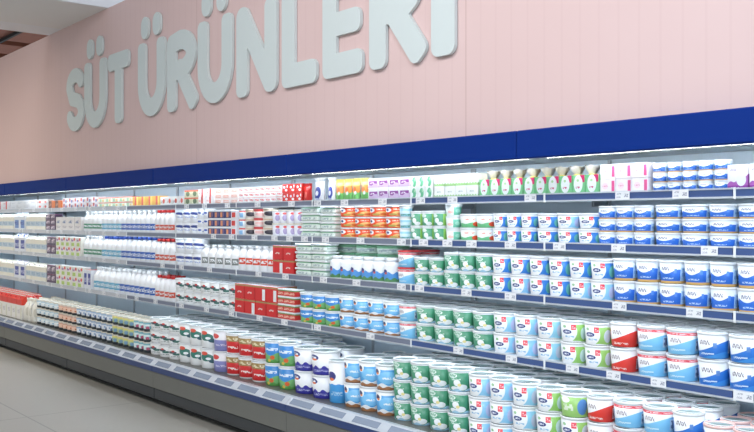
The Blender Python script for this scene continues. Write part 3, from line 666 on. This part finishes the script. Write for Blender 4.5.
def make_sack(name, wd, h, dp, mat):
    """a knotted bag of cheese: a lumpy body with a twisted tuft"""
    root = empty(name); m = MB(); rnd = random.Random(5); seg = 14
    prof = [(.30, 0), (.46, .06), (.5, .3), (.46, .58), (.30, .68), (.12, .74)]
    b0 = 0
    for r_, z in prof:
        for i in range(seg):
            a = 2 * math.pi * i / seg; k = 1 + .10 * math.sin(3 * a + z * 9) + .05 * rnd.random()
            m.v.append((wd * r_ * k * math.cos(a), dp * r_ * k * math.sin(a), h * z))
    for j in range(len(prof) - 1):
        for i in range(seg): m.face([j * seg + i, j * seg + (i + 1) % seg, (j + 1) * seg + (i + 1) % seg, (j + 1) * seg + i], 0, None, True)
    m.face(list(range(seg))[::-1]); adopt(root, m.build('bag_body', CAPS['yellow']))
    m = MB(); prof = [(.16, .70), (.22, .76), (.38, .88), (.42, 1.0)]
    for r_, z in prof:
        for i in range(seg):
            a = 2 * math.pi * i / seg; k = 1 + .22 * math.sin(5 * a + z * 20)
            m.v.append((wd * r_ * k * math.cos(a), dp * r_ * k * math.sin(a), h * z + .004 * math.sin(4 * a)))
    for j in range(len(prof) - 1):
        for i in range(seg): m.face([j * seg + i, j * seg + (i + 1) % seg, (j + 1) * seg + (i + 1) % seg, (j + 1) * seg + i], 0, None, True)
    adopt(root, m.build('gathered_top', CAPS['foil']))
    return root

# ------------------------------------------------------------------ stocking the shelves
ORD = ['first', 'second', 'third', 'fourth', 'fifth', 'sixth', 'seventh', 'eighth', 'ninth', 'tenth', 'eleventh', 'twelfth', 'thirteenth', 'fourteenth', 'fifteenth', 'sixteenth', 'seventeenth', 'eighteenth']
def tier_word(k, n):
    if n == 1: return ''
    if n == 2: return ('lower tier', 'upper tier')[k]
    if n == 3: return ('lowest tier', 'middle tier', 'topmost tier')[k]
    return ORD[k] + ' tier up'
ROWS = ['front row', 'second row', 'third row', 'fourth row', 'fifth row']
rnd = random.Random(11)
NOUN = {'tub': 'tub', 'pail': 'pail', 'box': 'box', 'tray': 'tray', 'bottle': 'bottle', 'jar': 'jar', 'gable': 'carton', 'pouch': 'bag', 'jug': 'jug', 'sack': 'bag', 'cup': 'cup'}
ALT = {'lime_ellipse': 'lime green blue oval', 'sky_ellipse': 'sky blue navy oval', 'tag_sky': 'pale sided red tagged', 'lime_flower': 'lime striped green flower', 'red_box_white': 'white panelled red',
       'red_gold_arc': 'red gold white arc'}
COUNT = {}; REAR = []
def stock(shelf, px0, px1, n, tiers, rows, shape, lkey, name, adj, h, fill=.965, dp=None, lid='white', y0=None, z0=None, alt=None, taper=.90, tiers_by_col=None, drop=(), jit=6, rowt=None):
    """one facing: n columns, stacked in tiers, rows deep. px0..px1: columns of the photograph that the facing spans at the shelf front"""
    if shape == 'sack': fill = .86
    if shape == 'flare': fill = .72
    yf = (DECKY if shelf == 'bottom deck' else SHY + 0.02) if y0 is None else y0
    zb = (DECKZ + .0005 if shelf == 'bottom deck' else SH[shelf] + .0125) if z0 is None else z0
    yc = yf + {'bottom deck': .065, 'top shelf': .018}.get(shelf, .05)      # columns are measured across the packs' middles
    xa, xb = Xof(px0, yc), Xof(px1, yc); pitch = (xb - xa) / n; wd = pitch * fill
    r = wd / 2; seg = seg_for(xb); mat = LK[lkey]
    D = dp if dp else wd
    def proto(mt):
        if shape in ('tub', 'cup'): return make_tub(name, r, h, mt, seg, lid, taper)
        if shape == 'pail': return make_tub(name, r, h, mt, seg, lid, taper, handle=True)
        if shape == 'tray': return make_tray(name, wd, h, D, mt, lid)
        if shape == 'box': return make_box(name, wd, h, D, mt, lid)
        if shape == 'bottle': return make_bottle(name, r, h, mt, seg, lid)
        if shape == 'jar': return make_jar(name, r, h, mt, seg, lid)
        if shape == 'gable': return make_gable(name, wd, h, D, mt, lid)
        if shape == 'pouch': return make_pouch(name, wd, h, D, mt, lid)
        if shape == 'flare': return make_pouch(name, wd, h, D, mt, lid, True)
        if shape == 'jug': return make_jug(name, r, h, mt, seg, lid)
        if shape == 'sack': return make_sack(name, wd, h, D, CAPS['foil'])
    protos = [None, None]
    noun = name.split('_')[-1]; kindw = name.replace('_', ' ')
    group = '%s %ss on the %s' % (adj, kindw, shelf)
    rd = D if shape in ('box', 'tray', 'gable', 'pouch', 'flare', 'sack') else 2 * r
    rows = max(1, min(rows, int((BACK - 0.02 - yf) / (rd + .0055))))
    for row in range(rows):
        for c in range(n):
            T = (tiers_by_col[c] if tiers_by_col else tiers)
            if rowt and row > 0: T = min(T, rowt)
            for t in range(T):
                if (row, c, t) in drop: continue
                if name == 'yoghurt_tub' and row > 1:
                    if protos[0] is None: protos[0] = proto(mat)
                    REAR.append((protos[0], Vector((xa + pitch * (c + .5), yf + rd / 2 + row * (rd + .004) + .001, zb + h * t + .0004 * t)))); continue
                ai = 1 if (alt and row == 0 and rnd.random() < .13) else 0
                if protos[ai] is None: o = protos[ai] = proto(LK[alt] if ai else mat)
                else: o = copy_tree(protos[ai])
                step = rd + .004
                top = h * t + (0.0045 * t if shape == 'pail' else .0004 * t)
                jx = (1 - fill) * pitch * .3
                o.location = (xa + pitch * (c + .5) + rnd.uniform(-jx, jx), yf + rd / 2 + row * step + (rnd.uniform(0, .003)), zb + top)
                if shape in ('tub', 'pail', 'bottle', 'jar', 'jug', 'cup'): o.rotation_euler = (0, 0, math.radians(rnd.uniform(-jit, jit)))
                place = []
                if T > 1: place.append(tier_word(t, T))
                if n > 1: place.append('%s from left' % ORD[c])
                if rows > 1: place.append(ROWS[row])
                pre = adj + ' ' + noun if noun in ('bag', 'carton', 'jug', 'bottle', 'jar', 'box') else adj + ' ' + kindw
                lab = pre + ' on ' + shelf + (', ' + ', '.join(place) if place else '')
                if ai: lab = lab.replace(adj + ' ', ALT[alt] + ' ', 1)
                tag(o, lab, noun, group)
                COUNT[name] = COUNT.get(name, 0) + 1

A, B, C3, D4, DK = 'top shelf', 'second shelf', 'third shelf', 'fourth shelf', 'bottom deck'
# --- top shelf
stock(A, 729, 773, 2, 1, 1, 'box', 'purple_carton', 'cream_carton', 'purple and white', .1080, dp=.07)
stock(A, 651, 729, 5, 3, 1, 'tub', 'wave_blue', 'cream_cheese_tub', 'small blue wave', .0445, jit=8)
stock(A, 602, 650, 3, 2, 1, 'box', 'pink_stripe', 'dessert_box', 'pink striped white', .0701, dp=.07)
stock(A, 481, 601, 10, 1, 1, 'box', 'green_oval', 'cheese_packet', 'green packet with white oval', .0950, dp=.035)
stock(A, 484, 598, 8, 1, 1, 'sack', 'white_bag', 'cheese_bag', 'yellow tied clear', .1463, dp=.09, y0=SHY + .075)
stock(A, 436, 480, 4, 2, 1, 'box', 'grass_box', 'butter_box', 'white box with grass edge', .0678, dp=.08)
stock(A, 412, 435, 3, 2, 1, 'box', 'green_box', 'butter_box', 'green and white', .0678, dp=.08)
stock(A, 370, 412, 4, 2, 1, 'box', 'purple_box', 'butter_box', 'purple and white', .0678, dp=.08)
stock(A, 336, 369, 4, 1, 1, 'pouch', 'orange_pouch', 'cheese_bag', 'orange and green', .1456, dp=.04, lid='yellow')
stock(A, 326, 336, 1, 1, 1, 'flare', 'white_bag', 'cheese_bag', 'small blue flared', .1612, dp=.05)
stock(A, 312, 325, 1, 1, 1, 'flare', 'white_bag', 'cheese_bag', 'large blue flared', .1664, dp=.06)
stock(A, 304, 312, 1, 1, 1, 'pouch', 'red_bag', 'cheese_bag', 'plain red', .1300, dp=.04, lid='red')
stock(A, 284, 304, 3, 2, 1, 'box', 'red_white_box', 'cheese_box', 'red box with white marks', .0655, dp=.08, lid='red')
stock(A, 240, 284, 8, 3, 1, 'box', 'red_dot_box', 'cheese_box', 'white red dotted', .0407, dp=.08)
stock(A, 216, 240, 3, 3, 1, 'box', 'blush_box', 'cheese_box', 'blush coloured', .0407, dp=.08)
stock(A, 200, 216, 2, 2, 1, 'box', 'ribbon_box', 'cheese_box', 'white red ribboned', .0655, dp=.08)
stock(A, 186, 200, 2, 2, 1, 'box', 'olive_box', 'cheese_box', 'green box with orange edge', .0633, dp=.08)
stock(A, 162, 186, 4, 1, 1, 'box', 'white_red_mark', 'cheese_box', 'white red marked', .0810, dp=.08, lid='redlid')
stock(A, 134, 162, 4, 1, 1, 'box', 'mixed_warm', 'cheese_box', 'yellow and red', .0918, dp=.08)
stock(A, 100, 134, 5, 2, 1, 'box', 'mixed_green', 'cheese_box', 'pale green and cream', .0497, dp=.08)
stock(A, 64, 100, 6, 2, 1, 'box', 'mixed_pale', 'cheese_box', 'white box with coloured patches', .0565, dp=.08)
stock(A, 50, 63, 2, 1, 1, 'box', 'brown_orange', 'cheese_box', 'brown and orange', .0918, dp=.08, lid='brown')
stock(A, 38, 49, 2, 2, 1, 'box', 'white_red_mark', 'cheese_box', 'white box with red spot', .0565, dp=.08)
stock(A, 12, 38, 4, 2, 1, 'box', 'white_plain', 'cheese_box', 'plain white', .0565, dp=.08)
stock(A, -14, 11, 4, 2, 1, 'box', 'ribbon_box', 'cheese_box', 'pale red striped', .0565, dp=.08)
# --- second shelf
stock(B, 655, 800, 5, 3, 1, 'tub', 'wave_blue', 'cheese_tub', 'wide blue wave', .0635, taper=.93)
stock(B, 600, 654, 3, 3, 1, 'tub', 'wave_blue', 'cheese_tub', 'narrow blue wave', .063, taper=.93)
stock(B, 538, 600, 3, 2, 2, 'tub', 'tag_blue', 'yoghurt_tub', 'wide red tagged blue', .078, alt='tag_sky')
stock(B, 495, 537, 3, 2, 2, 'tub', 'tag_blue', 'yoghurt_tub', 'narrow red tagged blue', .079)
stock(B, 461, 494, 2, 2, 2, 'tub', 'poppy', 'yoghurt_tub', 'poppy printed', .078)
stock(B, 448, 460, 1, 3, 1, 'tub', 'mint', 'cream_tub', 'mint green', .072)
stock(B, 413, 447, 3, 2, 1, 'tub', 'lime_flower', 'yoghurt_tub', 'green flower lime striped', .088)
stock(B, 402, 412, 1, 3, 1, 'tub', 'aqua', 'cream_tub', 'pale aqua', .071)
stock(B, 341, 402, 4, 3, 1, 'tub', 'orange_tub', 'cheese_tub', 'bright orange', .071, taper=.94)
stock(B, 325, 340, 1, 4, 1, 'tray', 'green_tray', 'cheese_tray', 'cream tray with green lid', .054, dp=.12)
stock(B, 305, 324, 1, 4, 1, 'tray', 'green_tray', 'cheese_tray', 'wide green lidded', .056, dp=.12)
stock(B, 275, 304, 4, 2, 1, 'tub', 'violet_cup', 'dessert_cup', 'white violet printed', .098, lid='cream')
stock(B, 265, 274, 1, 3, 1, 'tub', 'dark_cup', 'dessert_cup', 'dark and cream', .07, lid='cream')
stock(B, 256, 264, 1, 3, 1, 'tub', 'blush_cup', 'dessert_cup', 'blush pink', .068, lid='redlid')
stock(B, 248, 255, 1, 3, 1, 'tub', 'dark_cup', 'dessert_cup', 'small dark', .068, lid='cream')
stock(B, 242, 247.5, 1, 3, 1, 'tub', 'skyred_small', 'dessert_cup', 'sky blue red topped', .068)
stock(B, 236, 241.5, 1, 3, 1, 'box', 'red_sq_small', 'dessert_box', 'little red', .066, dp=.07)
stock(B, 213, 236, 4, 3, 1, 'box', 'picture_pack', 'dessert_box', 'navy box with picture', .068, dp=.08)
stock(B, 200, 212, 2, 3, 1, 'tub', 'slash_small', 'yoghurt_cup', 'white blue specked', .072)
stock(B, 177, 199, 3, 2, 1, 'tub', 'slash_pack', 'yoghurt_tub', 'white tub with navy slash', .112)
stock(B, 158, 176, 4, 1, 2, 'bottle', 'b_red', 'milk_bottle', 'red marked white', .212, lid='red')
stock(B, 124, 157.5, 7, 1, 2, 'bottle', 'b_blue', 'milk_bottle', 'blue labelled white', .212, lid='white')
stock(B, 104, 123.5, 4, 1, 2, 'bottle', 'b_sky', 'milk_bottle', 'sky blue labelled white', .212)
stock(B, 86, 103.5, 4, 1, 2, 'bottle', 'b_green', 'milk_bottle', 'green labelled white', .212)
stock(B, 60, 85.5, 4, 1, 1, 'box', 'beige_box', 'milk_carton', 'beige', .155, dp=.09)
stock(B, 50, 59.5, 2, 3, 1, 'box', 'purple_pack', 'cheese_box', 'purple and cream', .062, dp=.09)
stock(B, 30, 49.5, 4, 1, 1, 'gable', 'cream_pack', 'milk_carton', 'cream and pale blue', .200, dp=.085)
stock(B, 18, 29.5, 2, 1, 1, 'gable', 'blue_pack', 'milk_carton', 'pale blue', .212, dp=.085)
stock(B, -14, 17.5, 6, 1, 1, 'gable', 'cream_pack', 'milk_carton', 'creamy white', .200, dp=.085)
# --- third shelf
stock(C3, 613.5, 795, 7, 2, 2, 'tub', 'wave_blue', 'yoghurt_tub', 'blue wave', .106)
stock(C3, 493, 613, 6, 2, 2, 'tub', 'tag_blue', 'yoghurt_tub', 'red tagged blue', .103, alt='tag_sky')
stock(C3, 445, 492.5, 3, 2, 2, 'tub', 'green_flower', 'yoghurt_tub', 'large green flower', .104, alt='lime_flower')
stock(C3, 415, 444.5, 2, 2, 2, 'tub', 'green_flower', 'yoghurt_tub', 'small green flower', .086, alt='lime_flower')
stock(C3, 398, 414.5, 1, 2, 2, 'tub', 'red_band', 'yoghurt_tub', 'red lidded white', .104, lid='redlid')
stock(C3, 332, 397.5, 6, 1, 1, 'jar', 'farm_jar', 'milk_jar', 'white farm picture', .155)
stock(C3, 334, 397.5, 3, 4, 1, 'tub', 'green_tray', 'cheese_tub', 'wide green rimmed', .056, y0=SHY + .18, lid='green', taper=.97)
stock(C3, 316, 331.5, 1, 4, 1, 'tray', 'green_tray', 'cheese_tray', 'green lidded cream', .058, dp=.12)
stock(C3, 300, 315.5, 1, 4, 1, 'tray', 'green_tray', 'cheese_tray', 'pale green lidded', .057, dp=.12)
stock(C3, 278, 299.5, 2, 2, 1, 'box', 'red_box', 'butter_box', 'red gold edged', .104, dp=.09, alt='red_box_white')
stock(C3, 241, 277.5, 5, 1, 2, 'bottle', 'b_redsq', 'milk_bottle', 'red square labelled', .195)
stock(C3, 203, 240.5, 5, 1, 2, 'bottle', 'b_grey', 'milk_bottle', 'grey oval labelled', .190)
stock(C3, 177, 202.5, 3, 2, 1, 'tub', 'slash_pack', 'yoghurt_tub', 'navy slash white', .118)
stock(C3, 158, 176.5, 4, 1, 2, 'bottle', 'b_red', 'milk_bottle', 'red marked white', .225, lid='red')
stock(C3, 124, 157.5, 7, 1, 2, 'bottle', 'b_blue', 'milk_bottle', 'blue labelled white', .235, lid='blue')
stock(C3, 104, 123.5, 4, 1, 2, 'bottle', 'b_sky', 'milk_bottle', 'sky blue labelled white', .230, lid='blue')
stock(C3, 86, 103.5, 4, 1, 2, 'bottle', 'b_green', 'milk_bottle', 'green labelled white', .230)
stock(C3, 60, 85.5, 5, 2, 1, 'box', 'fruit_box', 'juice_box', 'fruit printed', .105, dp=.09)
stock(C3, 51, 59.5, 2, 2, 1, 'box', 'purple_pack', 'cheese_box', 'purple and cream', .1, dp=.09)
stock(C3, 30, 50.5, 4, 1, 1, 'gable', 'cream_pack', 'milk_carton', 'cream and pale blue', .205, dp=.085)
stock(C3, 18, 29.5, 2, 1, 1, 'gable', 'navy_pack', 'milk_carton', 'navy and white', .225, dp=.085, lid='blue')
stock(C3, -14, 17.5, 6, 1, 1, 'gable', 'cream_pack', 'milk_carton', 'creamy white', .205, dp=.085)
# --- fourth shelf
stock(D4, 696, 795, 3, 2, 3, 'pail', 'blue_swoosh', 'yoghurt_pail', 'blue swoosh', .116)
stock(D4, 635.5, 695.5, 2, 2, 3, 'pail', 'red_band', 'yoghurt_pail', 'red banded sky blue', .116)
stock(D4, 609, 635, 1, 2, 3, 'pail', 'red_swoosh', 'yoghurt_pail', 'red swoosh', .116)
stock(D4, 560, 608.5, 2, 2, 3, 'tub', 'tag_lime', 'yoghurt_tub', 'red tagged lime', .112)
stock(D4, 493, 559.5, 3, 2, 3, 'tub', 'tag_sky', 'yoghurt_tub', 'red tagged sky blue', .112)
stock(D4, 416, 492.5, 4, 2, 3, 'tub', 'green_flower', 'yoghurt_tub', 'green flower', .108)
stock(D4, 399.5, 415.5, 1, 2, 3, 'tub', 'red_band', 'yoghurt_tub', 'red banded white', .106)
stock(D4, 339.5, 399, 4, 2, 3, 'tub', 'sky_cup', 'yoghurt_tub', 'sky blue brown based', .110, taper=.86)
stock(D4, 301, 339, 3, 2, 3, 'tub', 'meadow', 'yoghurt_tub', 'meadow printed', .108)
stock(D4, 283, 300.5, 3, 4, 1, 'box', 'red_green_box', 'cheese_box', 'red and green', .056, dp=.09)
stock(D4, 240, 282.5, 4, 2, 2, 'box', 'red_box', 'butter_box', 'red gold edged', .115, dp=.09, alt='red_box_white')
stock(D4, 177, 239.5, 7, 2, 2, 'tub', 'herb_scribble', 'yoghurt_tub', 'white herb scribbled', .108)
stock(D4, 158, 176.5, 4, 1, 2, 'bottle', 'b_red', 'milk_bottle', 'red marked white', .225, lid='red')
stock(D4, 122, 157.5, 7, 1, 2, 'bottle', 'b_blue', 'milk_bottle', 'blue labelled white', .245)
stock(D4, 96, 121.5, 5, 1, 2, 'bottle', 'b_sky', 'milk_bottle', 'sky blue labelled white', .24)
stock(D4, 88, 95.5, 2, 1, 2, 'box', 'navy_pack', 'juice_box', 'navy and white', .2, dp=.07, lid='redlid')
stock(D4, 60, 87.5, 5, 2, 1, 'box', 'fruit_box', 'juice_box', 'fruit printed', .11, dp=.09)
stock(D4, 51, 59.5, 2, 2, 1, 'box', 'purple_pack', 'cheese_box', 'purple and cream', .105, dp=.09)
stock(D4, 30, 50.5, 4, 1, 1, 'gable', 'cream_pack', 'milk_carton', 'cream and pale blue', .215, dp=.085)
stock(D4, 18, 29.5, 2, 1, 1, 'gable', 'navy_pack', 'milk_carton', 'navy and white', .225, dp=.085)
stock(D4, -14, 17.5, 6, 1, 1, 'gable', 'cream_pack', 'milk_carton', 'creamy white', .215, dp=.085)
# --- bottom deck
stock(DK, 704, 800, 3, 3, 3, 'pail', 'blue_swoosh', 'yoghurt_pail', 'pink rimmed blue', .109, lid='pinkrim')
stock(DK, 674, 703.5, 1, 3, 3, 'pail', 'blue_swoosh', 'yoghurt_pail', 'blue swoosh', .119)
stock(DK, 614, 673.5, 2, 3, 3, 'pail', 'red_band', 'yoghurt_pail', 'red banded sky blue', .119)
stock(DK, 588, 613.5, 1, 3, 3, 'pail', 'red_swoosh', 'yoghurt_pail', 'red swoosh', .118)
stock(DK, 537, 587.5, 2, 3, 3, 'tub', 'tag_lime', 'yoghurt_tub', 'red tagged lime', .120, alt='lime_ellipse')
stock(DK, 470, 536.5, 3, 3, 4, 'tub', 'tag_sky', 'yoghurt_tub', 'red tagged sky blue', .121, alt='sky_ellipse')
stock(DK, 395, 469.5, 4, 3, 4, 'tub', 'green_flower', 'yoghurt_tub', 'green flower', .123)
stock(DK, 346, 394.5, 3, 2, 4, 'tub', 'sky_cup', 'yoghurt_tub', 'sky blue brown based', .158, taper=.88)
stock(DK, 331, 345.5, 1, 1, 4, 'tub', 'tall_blue', 'yoghurt_tub', 'tall white and blue', .280, taper=.9)
stock(DK, 295, 330.5, 2, 2, 4, 'tub', 'navy_splash', 'yoghurt_tub', 'navy splashed white', .160)
stock(DK, 267, 294.5, 2, 2, 4, 'tub', 'meadow', 'yoghurt_tub', 'meadow printed', .166)
stock(DK, 228, 266.5, 3, 2, 4, 'tub', 'red_gold', 'yoghurt_tub', 'red and gold', .164, alt='red_gold_arc')
stock(DK, 215, 227.5, 1, 2, 4, 'tub', 'lilac', 'yoghurt_tub', 'lilac and white', .166)
stock(DK, 181, 214.5, 3, 2, 4, 'tub', 'herb_leaf', 'yoghurt_tub', 'leaf printed white', .166)
stock(DK, 153, 180.5, 3, 3, 3, 'tub', 'herb_scribble', 'yoghurt_tub', 'white herb scribbled', .110)
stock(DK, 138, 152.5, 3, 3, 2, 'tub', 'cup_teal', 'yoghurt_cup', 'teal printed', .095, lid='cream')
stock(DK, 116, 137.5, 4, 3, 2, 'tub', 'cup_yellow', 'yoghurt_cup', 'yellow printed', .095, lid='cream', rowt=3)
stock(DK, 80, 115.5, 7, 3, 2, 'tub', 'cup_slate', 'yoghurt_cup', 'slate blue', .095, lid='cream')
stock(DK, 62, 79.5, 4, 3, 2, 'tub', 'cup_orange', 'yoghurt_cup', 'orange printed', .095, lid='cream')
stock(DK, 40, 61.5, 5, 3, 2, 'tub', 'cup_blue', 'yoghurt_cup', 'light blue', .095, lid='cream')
stock(DK, 27.5, 39.5, 3, 1, 3, 'jug', 'jug', 'milk_jug', 'cream coloured', .27, lid='cream')
stock(DK, -14, 27, 9, 1, 3, 'gable', 'carton_red_top', 'milk_carton', 'white carton with red top', .30, dp=.09, lid='redlid')
# the rear rows of yoghurt tubs, mostly hidden behind the front two: one uncounted mass
bm = bmesh.new(); mats = []
for src, loc in REAR:
    for part in kids(src):
        me = part.data; n0 = len(bm.faces); v0 = len(bm.verts)
        bm.from_mesh(me); bm.verts.ensure_lookup_table(); bm.faces.ensure_lookup_table()
        for v in bm.verts[v0:]: v.co += loc
        idx = []
        for m in me.materials:
            if m not in mats: mats.append(m)
            idx.append(mats.index(m))
        for f in bm.faces[n0:]: f.material_index = idx[min(f.material_index, len(idx) - 1)]
me = bpy.data.meshes.new('rear_tub_stock'); bm.to_mesh(me); bm.free()
for m in mats: me.materials.append(m)
o = bpy.data.objects.new('rear_tub_stock', me); COL.objects.link(o)
tag(o, 'rear rows of white lidded yoghurt tubs behind the two front rows', 'tubs', None, 'stuff')
print('STOCK', COUNT, len(bpy.data.objects))
